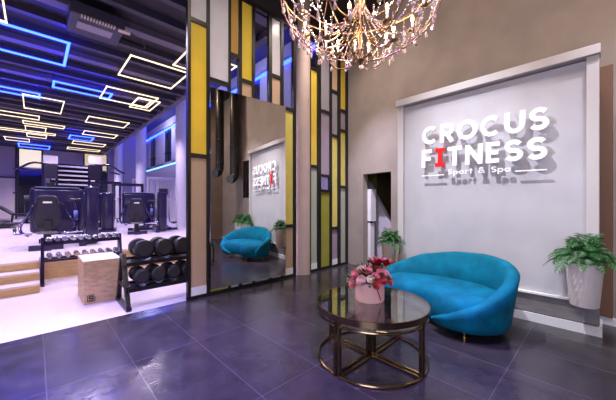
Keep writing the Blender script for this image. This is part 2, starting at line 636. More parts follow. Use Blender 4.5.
struct('wall_gym_left', MB().box((-6.3, 15.4, 2.6), (.1, 22.4, 5.2)), M['purple'])
struct('wall_gym_front', MB().box((6.0, PY + .05, 3.6), (1.2, .1, 7.2)).box((5.0, PY + .05, 6.4), (1.4, .1, 1.7)).box((-4.9, PY + .05, 2.6), (2.6, .1, 5.2)), M['purple'])
# panels and blinds on the gym's back wall
struct('trim_cream_panel', MB().box((-2.4, 26.38, 1.75), (3.0, .04, 2.6)), M['cream'])
struct('trim_dark_rail', MB().box((-2.4, 26.36, 3.1), (3.05, .06, .08)).box((-.86, 26.36, 2.7), (.08, .06, 4.9)), M['black'])
for i, (x0, x1, z0, z1, mt, lb) in enumerate(((-.76, .38, 3.8, 4.98, 'blind', 'bright cream roller blind high on the gym back wall, behind the left cable tower'),
                                              (2.6, 4.0, 3.9, 5.1, 'blind_y', 'yellowish roller blind high on the gym back wall, behind the right cable tower'))):
    n_ = 11 + i
    ww = struct('window_%d' % n_, MB().box(((x0 + x1) / 2, 26.38, 2.9), (x1 - x0, .03, 4.6)), M['dark_glass'])
    f2 = MB()
    for x in (x0, x1):
        f2.box((x, 26.35, 2.9), (.07, .08, 4.6))
    f2.box(((x0 + x1) / 2, 26.35, 2.6), (x1 - x0, .06, .06))
    f2.build('window_frame', M['black'], ww)
    t = thing('roller_blind', lb, 'blind', ((x0 + x1) / 2, 26.3, z0))
    MB().box((0, 0, (z1 - z0) / 2), (x1 - x0 - .1, .015, z1 - z0)).build('fabric', M[mt], t)
    MB().tube([(-(x1 - x0) / 2 + .05, 0, 0), ((x1 - x0) / 2 - .05, 0, 0)], .03).build('bottom_bar', M['white'], t)
# cove strips in the tall bay
tag(MB().box((6.47, 15.4, 6.45), (.05, 22, .10)).build('led_strip', M['led_b']), 'long blue LED strip high on the lilac window wall of the gym', 'led strip')
tag(MB().box((6.47, 16.4, 4.02), (.05, 20, .07)).build('led_strip', M['led_c']), 'long pale blue LED strip low on the lilac window wall of the gym', 'led strip')

# round columns
for i, (x, y, z, r, h) in enumerate(((4.55, 12.5, PZ, .26, 6.7), (4.55, 19.0, PZ, .27, 6.7), (4.55, 25.3, PZ, .27, 6.7))):
    struct('column', MB().lathe([(r, 0), (r, h - .01)], (x, y, z), 32), M['column'], smooth='auto')
struct('column', MB().lathe([(.15, 0), (.145, .03), (.145, CL - .02)], (3.89, 4.2, 0.005), 32), M['pier'], smooth='auto')

# ================================================================ SIGN PANEL (boxed out in front of the rear wall)
BX = 4.31
pan = thing('sign_panel', 'tall pale framed wall panel behind the blue sofa, carrying the raised letters', 'wall panel', (BX, 1.17, 0))
YL, YR = 1.17, -1.13      # local y of left / right edge
body = MB()
body.prism([(.0, YL - .05), (.0, YR + .04), (.30, YR + .04), (.70, YL - .05)], .34, 2.95)
body.build('back_panel', M['panel'], pan)
MB().prism([(-.012, YL), (-.012, YR), (.3, YR), (.70, YL)], .11, .345).build('plinth', M['plinth'], pan)
MB().box((-.02, (YL + YR) / 2, .345), (.05, YL - YR, .022)).build('ledge', M['skirt'], pan)
MB().prism([(-.03, YL), (-.03, YR - .02), (.3, YR - .02), (.3, YR + .02), (0, YR + .02), (0, YL)], 0, .10).build('baseboard', M['skirt'], pan)
MB().box((.0, YL - .05, 1.663), (.09, .10, 2.616), bev=.006).build('frame_post', M['frame_white'], pan)
MB().box((.0, YR + .05, 1.663), (.09, .10, 2.616), bev=.006).build('frame_post', M['frame_white'], pan)
MB().box((-.005, (YL + YR) / 2, 3.022), (.16, YL - YR + .02, .10), bev=.006).build('frame_top', M['frame_white'], pan)
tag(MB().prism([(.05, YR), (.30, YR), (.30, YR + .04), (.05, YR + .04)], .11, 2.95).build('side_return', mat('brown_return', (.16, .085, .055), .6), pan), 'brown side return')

# ---------------------------------------------------------------- raised letters
W_ = .21
LET = {
    'C': (.88, [(arc(.47, .5, .37, .395, 48, 312, 18), 0)]),
    'R': (.72, [([(.1, 0), (.1, 1)], 0), ([(.1, .9), (.38, .9)] + arc(.38, .675, .225, .225, 80, -80, 8) + [(.38, .45), (.1, .45)], 0), ([(.36, .45), (.62, -.0)], 0)]),
    'O': (.98, [(arc(.49, .5, .39, .395, 0, 346, 22), 1)]),
    'U': (.80, [([(.1, 1), (.1, .42)] + arc(.40, .42, .30, .315, 188, 352, 10) + [(.70, .42), (.70, 1)], 0)]),
    'S': (.70, [(arc(.36, .695, .25, .20, 25, 260, 10) + arc(.36, .305, .26, .20, 80, -155, 10), 0)]),
    'F': (.60, [([(.1, 0), (.1, 1)], 0), ([(.0, .9), (.56, .9)], 0), ([(.1, .47), (.50, .47)], 0)]),
    'I': (.50, [([(.25, 0), (.25, 1)], 0), ([(.0, .9), (.5, .9)], 0), ([(.0, .1), (.5, .1)], 0)]),
    'T': (.72, [([(.36, 0), (.36, .9)], 0), ([(0, .9), (.72, .9)], 0)]),
    'N': (.78, [([(.1, 0), (.1, 1)], 0), ([(.1, .92), (.68, .08)], 0), ([(.68, 0), (.68, 1)], 0)]),
    'E': (.60, [([(.1, 0), (.1, 1)], 0), ([(.0, .9), (.56, .9)], 0), ([(.1, .5), (.52, .5)], 0), ([(.0, .1), (.56, .1)], 0)]),
}
w2 = .15
SML = {
    'S': (.60, [(arc(.30, .72, .21, .205, 25, 260, 8) + arc(.30, .285, .22, .21, 80, -155, 8), 0)]),
    'p': (.62, [([(.08, .66), (.08, -.3)], 0), (arc(.32, .32, .235, .26, 0, 340, 14), 1)]),
    'o': (.66, [(arc(.32, .32, .25, .26, 0, 340, 14), 1)]),
    'r': (.40, [([(.08, 0), (.08, .66)], 0), (arc(.30, .36, .22, .24, 175, 70, 6), 0)]),
    't': (.42, [([(.2, 0), (.2, .92)], 0), ([(.0, .6), (.40, .6)], 0)]),
    '&': (.80, [([(.74, .0), (.18, .72)] + arc(.34, .78, .17, .16, 175, 0, 8) + [(.48, .68), (.16, .38)] + arc(.30, .25, .22, .20, 160, 330, 8) + [(.68, .46)], 0)]),
    'a': (.64, [(arc(.30, .32, .235, .26, 0, 340, 14), 1), ([(.54, 0), (.54, .64)], 0)]),
}
LX = BX - .068            # back of the letters
sign = thing('wall_sign', 'large raised white lettering with one red letter standing off the pale panel', 'sign', (LX, 1.92, 1.78))
sign.rotation_euler = (math.radians(1.2), 0, 0)


def letters(text, table, wd, x0, z0, cap, width, gap, depth, tagname, red=None):
    nat = sum(.45 if ch == ' ' else table[ch][0] for ch in text) + gap * (len(text) - 1)
    kx = width / (nat * cap)
    x = x0
    for i, ch in enumerate(text):
        if ch == ' ':
            x += (.45 + gap) * cap * kx
            continue
        wch, strokes = table[ch]
        mb = MB()
        fm = lambda a, b, sd: (-depth * sd, -(x + a * cap * kx), z0 + b * cap)
        for si, (pts, cl) in enumerate(strokes):
            mb.stroke(pts, wd, lambda a, b, sd: (-depth * sd * (1 + .03 * si) + .0004 * si, fm(a, b, 0)[1], fm(a, b, 0)[2]), bool(cl))
        o = mb.build(tagname, M['letter_red'] if red == i else M['letter'], sign)
        if red == i:
            o['label'] = 'red letter'
        if cap > .1:
            p = MB()
            for b in (.12, .88):
                xx = x + wch * .5 * cap * kx
                p.tube([(-.002, -xx, z0 + b * cap), (.068, -xx, z0 + b * cap)], .004, 6)
            p.build('standoff_pin', M['chrome'], sign)
        x += (wch + gap) * cap * kx


letters('CROCUS', LET, W_, 0, .505, .265, 1.465, .14, .028, 'letter')
letters('FITNESS', LET, W_, 0, .165, .265, 1.455, .15, .028, 'letter', red=1)
letters('Sport & Spa', SML, w2, .375, .045, .075, .74, .10, .014, 'small_letter')
for a, b in ((.0, .32), (1.16, 1.46)):
    MB().box((-.007, -(a + b) / 2, .045), (.014, b - a, .014)).build('line_bar', M['letter'], sign)
    p = MB()
    for k in (a + .06, b - .06):
        p.tube([(-.002, -k, .045), (.068, -k, .045)], .003, 6)
    p.build('standoff_pin', M['chrome'], sign)

# ================================================================ GLASS PARTITION
PT = 4.85


def partition(name, label, x0, x1, mull, cols, bars_at):
    t = thing(name, label, 'partition', (0, PY, 0))
    for a, b in mull:
        MB().box(((a + b) / 2, 0, PT / 2), (b - a, .07, PT)).build('mullion', M['black'], t)
    MB().box(((x0 + x1) / 2, 0, PT - .03), (x1 - x0, .068, .06)).build('top_rail', M['black'], t)
    MB().box(((x0 + x1) / 2, 0, .025), (x1 - x0, .068, .05)).build('bottom_rail', M['black'], t)
    for (a, b, zs, ms) in cols:
        zz = [.05] + zs + [PT - .06]
        for i, m in enumerate(ms):
            lo = zz[i] + (.03 if i else 0)
            hi = zz[i + 1] - (.03 if i < len(ms) - 1 else 0)
            nm, base = m
            if base:
                MB().box(((a + b) / 2, .0, lo + .06), (b - a, .03, .12)).build('kick_board', M['skirt'], t)
                lo += .12
            o = MB().box(((a + b) / 2, 0, (lo + hi) / 2), (b - a, .012, hi - lo)).build('pane', M[nm], t)
            o['label'] = {'p_yellow': 'yellow glass pane', 'p_pale': 'pale yellow glass pane', 'p_olive': 'olive green glass pane', 'p_white': 'white frosted glass pane', 'p_grey': 'grey frosted glass pane',
                          'p_beige': 'beige pane', 'p_lilac': 'lilac glass pane', 'p_green': 'pale green glass pane', 'p_gold': 'gold glass pane', 'glass': 'clear glass pane'}[nm]
        for z in zs:
            MB().box(((a + b) / 2, 0, z), (b - a, .066, .06)).build('crossbar', M['black'], t)
    return t


partition('glass_partition', 'tall black-framed partition of yellow, white and clear panes carrying the mirror, left of the pink column', 1.596, 3.678,
          [(1.596, 1.64), (1.882, 1.929), (2.247, 2.282), (2.427, 2.483), (2.687, 2.737), (3.032, 3.1), (3.306, 3.366), (3.614, 3.678)],
          [(1.64, 1.882, [2.115, 4.105], [('p_beige', 1), ('p_yellow', 0), ('p_white', 0)]),
           (1.929, 2.247, [.30, 3.312], [('p_pale', 0), ('glass', 0), ('p_white', 0)]),
           (2.282, 2.427, [2.95, 3.82], [('p_beige', 1), ('glass', 0), ('p_gold', 0)]),
           (2.483, 2.687, [3.462], [('p_beige', 1), ('p_yellow', 0)]),
           (2.737, 3.032, [2.4], [('p_beige', 1), ('glass', 0)]),
           (3.1, 3.306, [3.738], [('p_beige', 1), ('p_white', 0)]),
           (3.366, 3.614, [.98, 3.206], [('p_beige', 1), ('p_pale', 0), ('glass', 0)])], None)
partition('glass_partition', 'narrow black-framed partition of coloured glass panes between the pink column and the rear wall', 4.06, 5.30,
          [(4.06, 4.085), (4.279, 4.385), (4.67, 4.736), (4.94, 5.03), (5.227, 5.30)],
          [(4.085, 4.279, [2.179, 4.205], [('p_green', 1), ('p_yellow', 0), ('glass', 0)]),
           (4.385, 4.67, [1.681, 2.006, 3.39], [('p_olive', 0), ('glass', 0), ('p_lilac', 0), ('p_grey', 0)]),
           (4.736, 4.94, [.863, 2.922, 3.907], [('p_lilac', 1), ('p_pale', 0), ('p_grey', 0), ('p_beige', 0)]),
           (5.03, 5.227, [1.792, 3.084, 3.545], [('p_green', 0), ('p_pale', 0), ('p_lilac', 0), ('p_yellow', 0)])], None)
# mirror hung on the partition, swung a few degrees
mir = thing('wall_mirror', 'large frameless mirror leaning on the left glass partition, reflecting the sofa', 'mirror', (1.925, 4.13, 0), math.radians(-4.6))
MB().box((.685, 0, 1.64), (1.37, .008, 3.06)).build('glass', M['mirror'], mir)
MB().box((.685, .01, 1.64), (1.375, .01, 3.066)).build('backing', M['black'], mir)
p = MB()
for x in (.1, 1.25):
    for z in (.35, 1.6, 2.9):
        p.tube([(x, .012, z), (x, .034 + x * .080 - .003, z)], .012, 8)
p.build('bracket', M['black'], mir)


# ================================================================ SOFA
sofa = thing('curved_sofa', 'turquoise velvet kidney-shaped sofa with a wrap-around back in front of the sign panel', 'sofa', (4.09, 2.175, 0), -PI / 2)
sofa.scale = (.978, .978, .978)
# local: x along the length (left end to right end as seen from the room), y: negative = towards the front
K = [(0.00, .42), (.10, .20), (.42, .05), (.85, .0), (1.22, .05), (1.50, .22), (1.64, .50), (1.60, .78), (1.38, .98), (1.08, .99), (.84, .84), (.60, .78), (.30, .84), (.06, .68)]
out = spline([(x * .925, -y) for x, y in K], 6, True)
cxs, cys = .82, -.5


def inset(pts, d):
    n = len(pts)
    r = []
    for i in range(n):
        a, b = Vector(pts[i - 1]), Vector(pts[(i + 1) % n])
        t = (b - a).normalized()
        nn = Vector((t.y, -t.x))
        if nn.dot(Vector((cxs, cys)) - Vector(pts[i])) < 0 and i not in ():
            pass
        r.append(tuple(Vector(pts[i]) + nn * d))
    return r


# orientation: make inset positive = inwards
area = sum(out[i - 1][0] * out[i][1] - out[i][0] * out[i - 1][1] for i in range(len(out)))
sgn = 1 if area < 0 else -1
ins = lambda d: inset(out, d * sgn)
bodyr = []
for d, z in ((.10, .10), (.055, .105), (.035, .14), (.02, .25), (.025, .34), (.05, .395), (.09, .425), (.16, .437), (.26, .442)):
    bodyr.append([(x, y, z) for x, y in ins(d)])
mb = MB()
mb.rings(bodyr[:-1], True, True)
seat = mb.build('seat', M['velvet'], sofa, smooth=True)
# shell: follows the outline from the left end round the back and the right end to the front
prof_h = [(0, .47), (1, .57), (2, .705), (3, .775), (4, .79), (5, .765), (6, .69), (7, .55), (8, .37), (9, .235), (9.6, .16)]


def hh(u):
    for (a, p), (b, q) in zip(prof_h, prof_h[1:]):
        if a <= u <= b:
            t = (u - a) / (b - a)
            t = t * t * (3 - 2 * t) * .3 + t * .7
            return p + (q - p) * t
    return prof_h[-1][1]


N6 = 6
u0, u1 = -0.6, 9.6
rows = []
nst = 66
ring_n = len(out)


def at(u, d):
    """point on the outline at parameter u, offset inwards by d"""
    i = u * N6
    k = math.floor(i)
    f = i - k
    a, b = Vector(out[k % ring_n]), Vector(out[(k + 1) % ring_n])
    a2, b2 = Vector(out[(k - 1) % ring_n]), Vector(out[(k + 2) % ring_n])
    p = a.lerp(b, f)
    t = (b - a2).lerp(b2 - a, f).normalized()
    nn = Vector((t.y, -t.x)) * sgn
    q = p + nn * d
    return q


for k in range(nst + 1):
    u = u0 + (u1 - u0) * k / nst
    h = hh(max(0, u))
    e = min(1, (k + .6) / 5, (nst - k + .6) / 7)       # taper at both ends
    h = .14 + (h - .14) * (e ** .5 if k < 10 else 1)
    th = .095 * min(1, e * 1.1) + .02
    fl = .085 * (h - .1) / .7      # flare outwards with height
    prof = [(.05, .10), (-.005, .105), (-.02, .16), (-.02 - fl * .55, .1 + (h - .1) * .6), (-.02 - fl, h - .035), (-.012 - fl + th * .22, h - .006), (-fl + th * .55, h), (-fl + th * .9, h - .025),
            (-fl * .4 + th, .10 + (h - .1) * .6), (th + .03, .13)]
    row = []
    for d, z in prof:
        q = at(u, d)
        row.append((q.x, q.y, z))
    rows.append(row)
mb = MB()
mb.rings(rows, True, True)
mb.build('back_shell', M['velvet'], sofa, smooth=True)
for x, y in ((1.17, -.86), (.28, -.70), (1.20, -.25), (.28, -.22)):
    MB().tube([(x, y, .125), (x + .012, y, .02), (x + .012, y, 0)], .016, 10, r1=.011).lathe([(.022, 0), (.022, .008)], (x + .012, y, 0), 12).build('leg', M['brass'], sofa, smooth='auto')

# ================================================================ COFFEE TABLE
TC = (2.25, 1.50)
tab = thing('coffee_table', 'round glass coffee table with aged gold frame in four quarters, in front of the sofa', 'table', (*TC, 0))
RT, ZT = .505, .505


def circ(r, z, n=64, a0=0):
    return [(r * math.cos(a0 + 2 * PI * k / n), r * math.sin(a0 + 2 * PI * k / n), z) for k in range(n)]


MB().lathe([(RT - .012, ZT - .012), (RT - .012, ZT - .001)], (0, 0, 0), 64).build('tabletop', M['glass_top'], tab)
MB().lathe([(RT - .02, ZT - .05), (RT, ZT - .05), (RT, ZT), (RT - .012, ZT), (RT - .012, ZT - .012), (RT - .02, ZT - .012), (RT - .02, ZT - .05)], (0, 0, 0), 72, caps=False).build('rim', M['bronze'], tab, smooth='auto')
for q in range(4):
    a = q * PI / 2
    ca, sa = math.cos(a), math.sin(a)
    rot = lambda x, y, z: (x * ca - y * sa, x * sa + y * ca, z)
    g0, r0, s = .022, .485, .024
    bars = MB()
    # lower quarter: floor frame, upper frame
    arcp = lambda z: [rot((r0) * math.cos(t), (r0) * math.sin(t), z) for t in [(.048 + (PI / 2 - .096) * k / 20) for k in range(21)]]
    fl = MB().tube(arcp(.012), .012, 8)
    fl.tube([rot(g0, g0, .012), rot(r0, g0, .012)], .012, 8)
    fl.tube([rot(g0, g0, .012), rot(g0, r0, .012)], .012, 8)
    fl.build('floor_frame', M['bronze'], tab, smooth='auto')
    up = MB().tube(arcp(.415), .011, 8)
    up.tube([rot(g0, g0, .415), rot(r0, g0, .415)], .011, 8)
    up.tube([rot(g0, g0, .415), rot(g0, r0, .415)], .011, 8)
    up.build('upper_frame', M['bronze'], tab, smooth='auto')
    gl = MB()
    gp = [(g0, g0)] + [(r0 * math.cos(t), r0 * math.sin(t)) for t in [(.048 + (PI / 2 - .096) * k / 20) for k in range(21)]]
    gl.prism([rot(x, y, 0)[:2] for x, y in gp], .427, .437)
    gl.build('quarter_glass', M['glass_top'], tab)
    for x, y in ((g0, g0), (r0 - .004, g0), (g0, r0 - .004)):
        c = rot(x, y, 0)
        hgt = .452 if x != y else .415
        MB().box((c[0], c[1], .012 + hgt / 2 - .006), (.024, .024, hgt), a).build('leg', M['bronze'], tab)

# ---------------------------------------------------------------- flowers in a hat box on the table
fa = thing('flower_arrangement', 'pink round hat box filled with pink, cream and dark red flowers on the glass table', 'flowers', (TC[0] + .02, TC[1] + .03, ZT))
MB().lathe([(.0, 0), (.128, 0), (.134, .01), (.136, .17), (.130, .172), (.128, .15), (0, .15)], (0, 0, 0), 40, caps=False).build('box', M['pink_box'], fa, smooth='auto')
MB().lathe([(.1365, .155), (.139, .157), (.139, .168), (.1365, .17)], (0, 0, 0), 40, caps=False).build('lid_band', M['fl_pale'], fa)
MB().tube([(-.06, -.127, .165), (-.075, -.13, .13), (-.05, -.135, .08), (-.03, -.137, .03)], .004, 6).build('ribbon', M['fl_red'], fa)


def rose(mb, c, r, nrm, rnd):
    n = Vector(nrm).normalized()
    q = n.to_track_quat('Z', 'Y').to_matrix()
    for layer, (rr, hz, np_, tilt) in enumerate(((.35, .55, 3, .1), (.62, .45, 5, .35), (.92, .28, 6, .7), (1.05, .05, 6, 1.1))):
        for k in range(np_):
            a = 2 * PI * k / np_ + layer * .6 + rnd.uniform(-.2, .2)
            pts = []
            for (ra, ha, wa) in ((.15, -.2, .25), (.75, .1, .62), (1.0, .55, .5), (1.06, .72, .22)):
                rad = rr * (ra + .0)
                z = hz * .2 + ha * (1.0 - tilt * .55)
                for sd in (-1, 0, 1):
                    aa = a + sd * wa * (1.15 if np_ > 3 else 1.6)
                    bulge = 1 + (.06 if sd == 0 else 0)
                    pts.append(Vector((rad * bulge * math.cos(aa), rad * bulge * math.sin(aa), z)) * r)
            vs = [mb.bm.verts.new(Vector(c) + q @ p_) for p_ in pts]
            for i in range(3):
                for j in range(2):
                    mb.bm.faces.new((vs[i * 3 + j], vs[i * 3 + j + 1], vs[i * 3 + 4 + j], vs[i * 3 + 3 + j]))
    mb.ball(Vector(c) - n * r * .1, r * .6, 8, 5)


rf = random.Random(11)
fls = []
ncand = 0
while len(fls) < 30 and ncand < 4000:
    ncand += 1
    th, ph = rf.uniform(0, 2 * PI), math.acos(rf.uniform(.08, 1))
    rr = rf.uniform(.028, .043)
    d = Vector((math.sin(ph) * math.cos(th) * .185, math.sin(ph) * math.sin(th) * .185, .165 + math.cos(ph) * .135))
    if all((d - e).length > (rr + f) * .86 for e, f, _ in fls):
        fls.append((d, rr, Vector((math.sin(ph) * math.cos(th), math.sin(ph) * math.sin(th), math.cos(ph) + .3))))
cols_ = ['fl_pink', 'fl_pale', 'fl_coral', 'fl_pale', 'fl_cream', 'fl_pink', 'fl_pale', 'fl_coral', 'fl_pink', 'fl_cream']
cn = {'fl_pink': 'pink rose', 'fl_pale': 'blush rose', 'fl_coral': 'coral rose', 'fl_cream': 'cream rose'}
for i, (c, r, n) in enumerate(fls):
    k = cols_[i % len(cols_)]
    mb = MB()
    rose(mb, c, r * 1.15, n, rf)
    mb.build('flower', M[k], fa, smooth=True)['label'] = cn[k]
# deep red lily-like blooms on the right-hand top
for (cx, cy, cz, dx, dy) in ((.07, -.05, .32, .3, -.4), (.115, -.10, .31, .6, -.6), (.03, -.03, .31, -.1, -.5)):
    mb = MB()
    for k in range(6):
        a = k * PI / 3 + cx * 20
        dirv = Vector((math.cos(a) * .75 + dx * .5, math.sin(a) * .75 + dy * .5, .9)).normalized()
        side = dirv.cross(Vector((0, 0, 1))).normalized()
        L = .12
        c = Vector((cx, cy, cz))
        pr = []
        for t, wd in ((0, .008), (.35, .028), (.7, .024), (1, .001)):
            mid = c + dirv * L * t + Vector((0, 0, -.02 * t * t))
            pr.append([mb.bm.verts.new(mid - side * wd), mb.bm.verts.new(mid + Vector((0, 0, -.004))), mb.bm.verts.new(mid + side * wd)])
        for a_, b_ in zip(pr, pr[1:]):
            mb.bm.faces.new((a_[0], a_[1], b_[1], b_[0]))
            mb.bm.faces.new((a_[1], a_[2], b_[2], b_[1]))
    mb.build('flower', M['fl_red'], fa, smooth=True)['label'] = 'dark red lily'
mb = MB()
for k in range(130):
    th, ph = rf.uniform(0, 2 * PI), math.acos(rf.uniform(-.15, 1))
    d = Vector((math.sin(ph) * math.cos(th), math.sin(ph) * math.sin(th), math.cos(ph) * .8 + .1))
    base = Vector((0, 0, .17)) + Vector((d.x * .15, d.y * .15, max(-.02, d.z * .12)))
    side = d.cross(Vector((0, 0, 1)))
    if side.length < .1:
        side = Vector((1, 0, 0))
    side = side.normalized() * rf.uniform(.012, .02)
    L = rf.uniform(.06, .10)
    a_, b_, c_ = base, base + d * L * .55, base + d * L
    v = [mb.bm.verts.new(p_) for p_ in (a_, b_ + side, c_, b_ - side)]
    mb.bm.faces.new(v)
mb.build('foliage', M['leaf_dark'], fa)
MB().ball((0, 0, .16), .13, 16, 10, (1, 1, .8)).build('moss', M['leaf_dark'], fa, smooth=True)


# ================================================================ FERNS
def fern(label, loc, pot_h, rt, rb, potm, spread, seed, nf=44, bracket=None, wallx=None):
    t = thing('potted_fern', label, 'plant', loc)
    MB().lathe([(0, 0), (rb * .94, 0), (rb, .012), (rt, pot_h), (rt - .014, pot_h), (rt - .02, pot_h - .05), (0, pot_h - .05)], (0, 0, 0), 40, caps=False).build('pot', M[potm], t, smooth='auto')
    MB().lathe([(0, pot_h - .045), (rt - .02, pot_h - .045)], (0, 0, 0), 24, caps=False).build('soil', M['soil'], t)
    r_ = random.Random(seed)
    mb = MB()
    for k in range(nf):
        az = 2 * PI * k * .381966 + r_.uniform(-.2, .2)
        tier = k / nf
        L = spread * r_.uniform(.8, 1.12) * (.72 + .28 * tier)
        rise = (1.15 - tier * .75) * spread * .84 * r_.uniform(.85, 1.15)
        droop = (.25 + tier * .42) * spread * r_.uniform(.7, 1.3)
        cs = Vector((math.cos(az), math.sin(az), 0))
        side = Vector((-cs.y, cs.x, 0))
        pts = []
        n = 15
        reach = L * (.45 + .55 * tier)
        for i in range(n + 1):
            q = i / n
            pts.append(Vector((0, 0, pot_h - .03)) + cs * (.02 + reach * q ** .9) + Vector((0, 0, rise * math.sin(min(1, q * 1.25) * PI / 2) * 1.0 - droop * q ** 2.4 * .75)))
        for i in range(n):
            q = (i + .5) / n
            if i < 1:
                continue
            ln = .078 * spread / .3 * math.sin(PI * (.12 + .86 * q)) ** .8
            tdir = (pts[i + 1] - pts[i]).normalized()
            wd = (pts[i + 1] - pts[i]).length * .42
            for sd in (-1, 1):
                o_ = pts[i]
                tip = o_ + side * sd * ln + tdir * ln * .55 - Vector((0, 0, ln * .28))
                mid = (o_ + tip) / 2 + Vector((0, 0, ln * .08))
                mb.bm.faces.new([mb.bm.verts.new(p_) for p_ in (o_, mid + tdir * wd, tip, mid - tdir * wd)])
        mb.tube(pts[::3], .0025, 4)
    if wallx:
        for v in mb.bm.verts:
            if v.co.x > wallx:
                v.co.x = wallx - min(.02, (v.co.x - wallx) * .1)
    mb.build('foliage', M['leaf'], t)
    if bracket:
        MB().box(bracket[0], bracket[1]).build('bracket', M['bronze'], t)
    return t


fern('green fern in a cream pot fixed to the right end of the pale panel', (4.12, .150, .345), .445, .150, .116, 'pot', .35, 5, bracket=((.145, 0, .32), (.08, .05, .12)), wallx=.135)
fern('green fern in a champagne pot left of the sign panel, near the doorway', (4.10, 2.375, .345), .445, .140, .112, 'pot_gold', .27, 9, bracket=((.15, -.06, .32), (.09, .05, .12)), wallx=.15)
fern('green fern in a cream pot at the rear wall, seen only in the mirror', (4.27, -.78, 0), .78, .165, .128, 'pot', .33, 21)

# ================================================================ WHITE UNIT in the doorway
t = thing('wall_cabinet', 'slim white two-door unit just inside the doorway beside the left fern', 'cabinet', wp(sA - .03, .245, 0), angW)
MB().box((0, .0, .06), (.16, .10, .12)).build('base', M['black'], t)
MB().box((0, 0, .55), (.18, .14, .84), bev=.006).build('door', M['white'], t)
MB().box((.01, 0, 1.37), (.22, .18, .72), bev=.006).build('door', M['white'], t)
MB().box((0, .01, .985), (.12, .08, .06)).build('hinge_block', M['black'], t)

# ================================================================ CHANDELIER
CH = (1.813, 1.309)
CZ = 2.50
CS = .735
ch = thing('chandelier', 'large gold wire basket chandelier with crystal drops and candle bulbs above the coffee table', 'chandelier', (*CH, CZ))
ch.scale = (CS, CS, CS)
AR, BH = .85, .80       # equator radius, height of the lower bowl


def basket(a, q):
    """meridian point: q 0 at the bottom, 1 at the equator"""
    ang = q * PI / 2
    return (AR * math.sin(ang) * math.cos(a), AR * math.sin(ang) * math.sin(a), BH * (1 - math.cos(ang)))


nm = 6
for k in range(nm):
    a = 2 * PI * k / nm + .2
    pts = [basket(a, q / 14) for q in range(15)]
    pts += [(AR * (1 - .12 * j) * math.cos(a), AR * (1 - .12 * j) * math.sin(a), BH + .22 * j) for j in range(1, 4)]
    pts += [(.10 * math.cos(a), .10 * math.sin(a), BH + 1.05)]
    MB().tube(pts, .0075, 6).build('basket_rib', M['gold'], ch, smooth=True)
for z, r in ((BH, AR), (BH + .66, AR * .64)):
    MB().tube(circ(r, z, 60), .011, 6, closed=True).build('ring', M['gold'], ch, smooth=True)
MB().lathe([(.0, -.045), (.012, -.035), (.02, -.015), (.045, 0), (.05, .012), (.02, .03), (.015, .09), (.03, .12), (.015, .16), (.013, .5), (.04, .56), (.06, .62), (.03, .70), (.013, .76), (.013, 1.9), (.03, 1.92), (.016, 2.0), (.016, (CL - CZ) / CS - .06), (.09, (CL - CZ) / CS - .05), (.09, (CL - CZ) / CS)], (0, 0, 0), 16, caps=False).build('stem', M['gold'], ch, smooth='auto')
bulb_pos = []


def chand_arm(a, r, z0, z1, parent):
    ca, sa = math.cos(a), math.sin(a)
    P = [(.03, z0 + .10), (r * .30, z0 - .06), (r * .62, z0 - .10), (r * .9, z0 - .03), (r, z1)]
    pts = [(x * ca, x * sa, z) for x, z in spline(P, 6)]
    arm = MB().tube(pts, .0062, 6).build('arm', M['gold'], parent, smooth=True)
    x, y = r * ca, r * sa
    MB().lathe([(.0, 0), (.04, .008), (.046, .022), (.018, .03), (0, .03)], (x, y, z1), 14, caps=False).build('drip_pan', M['gold'], arm, smooth='auto')
    MB().lathe([(.013, .03), (.013, .11)], (x, y, z1), 10).build('candle', M['white'], arm, smooth='auto')
    MB().lathe([(.006, .11), (.017, .13), (.015, .155), (.0, .19)], (x, y, z1), 10, caps=False).build('bulb', M['bulb'], arm, smooth=True)
    bulb_pos.append((x, y, z1 + .15))


for k in range(10):
    chand_arm(2 * PI * k / 10 + .1, .62, .44, .40, ch)
for k in range(6):
    chand_arm(2 * PI * k / 6 + .35, .36, .26, .22, ch)


def drop(mb, p, s=1.0):
    x, y, z = p
    mb.lathe([(0, .0), (.007 * s, -.008 * s), (.016 * s, -.035 * s), (.012 * s, -.055 * s), (0, -.066 * s)], (x, y, z), 6, caps=False)
    mb.ball((x, y, z + .012 * s), .009 * s, 6, 4)


def strand(p0, p1, sag, n, parent):
    mb = MB()
    p0, p1 = Vector(p0), Vector(p1)
    for i in range(n + 1):
        q = i / n
        c = p0.lerp(p1, q) - Vector((0, 0, sag * 4 * q * (1 - q)))
        mb.ball(c, .0095, 5, 4)
    mb.build('crystal_strand', M['crystal'], parent)


for k in range(20):
    a = 2 * PI * k / 20 + .1
    b = 2 * PI * (k + 1) / 20 + .1
    strand((.60 * math.cos(a), .60 * math.sin(a), .42), (.60 * math.cos(b), .60 * math.sin(b), .42), .14, 12, ch)
for k in range(10):
    a = 2 * PI * k / 10 + .1
    strand((.62 * math.cos(a), .62 * math.sin(a), .40), (.84 * math.cos(a + .1), .84 * math.sin(a + .1), .78), .10, 18, ch)
for k in range(12):
    a = 2 * PI * k / 12 + .35
    strand((.36 * math.cos(a), .36 * math.sin(a), .23), (.60 * math.cos(a + .12), .60 * math.sin(a + .12), .40), .10, 14, ch)
for k in range(16):
    a = 2 * PI * k / 16 + .2
    strand((.03 * math.cos(a), .03 * math.sin(a), .62), (.36 * math.cos(a), .36 * math.sin(a), .25), .10, 24, ch)
for k in range(24):
    a = 2 * PI * k / 24 + .05
    strand((.78 * math.cos(a), .78 * math.sin(a), .60), (.70 * math.cos(a + .13), .70 * math.sin(a + .13), .40), .05, 16, ch)
rc = random.Random(4)
drops = []
for k in range(24):
    a = 2 * PI * k / 24 + .1
    drops.append((.72 * math.cos(a), .72 * math.sin(a), rc.uniform(.28, .40)))
for k in range(20):
    a = 2 * PI * k / 20 + .26
    drops.append((.60 * math.cos(a), .60 * math.sin(a), .27))
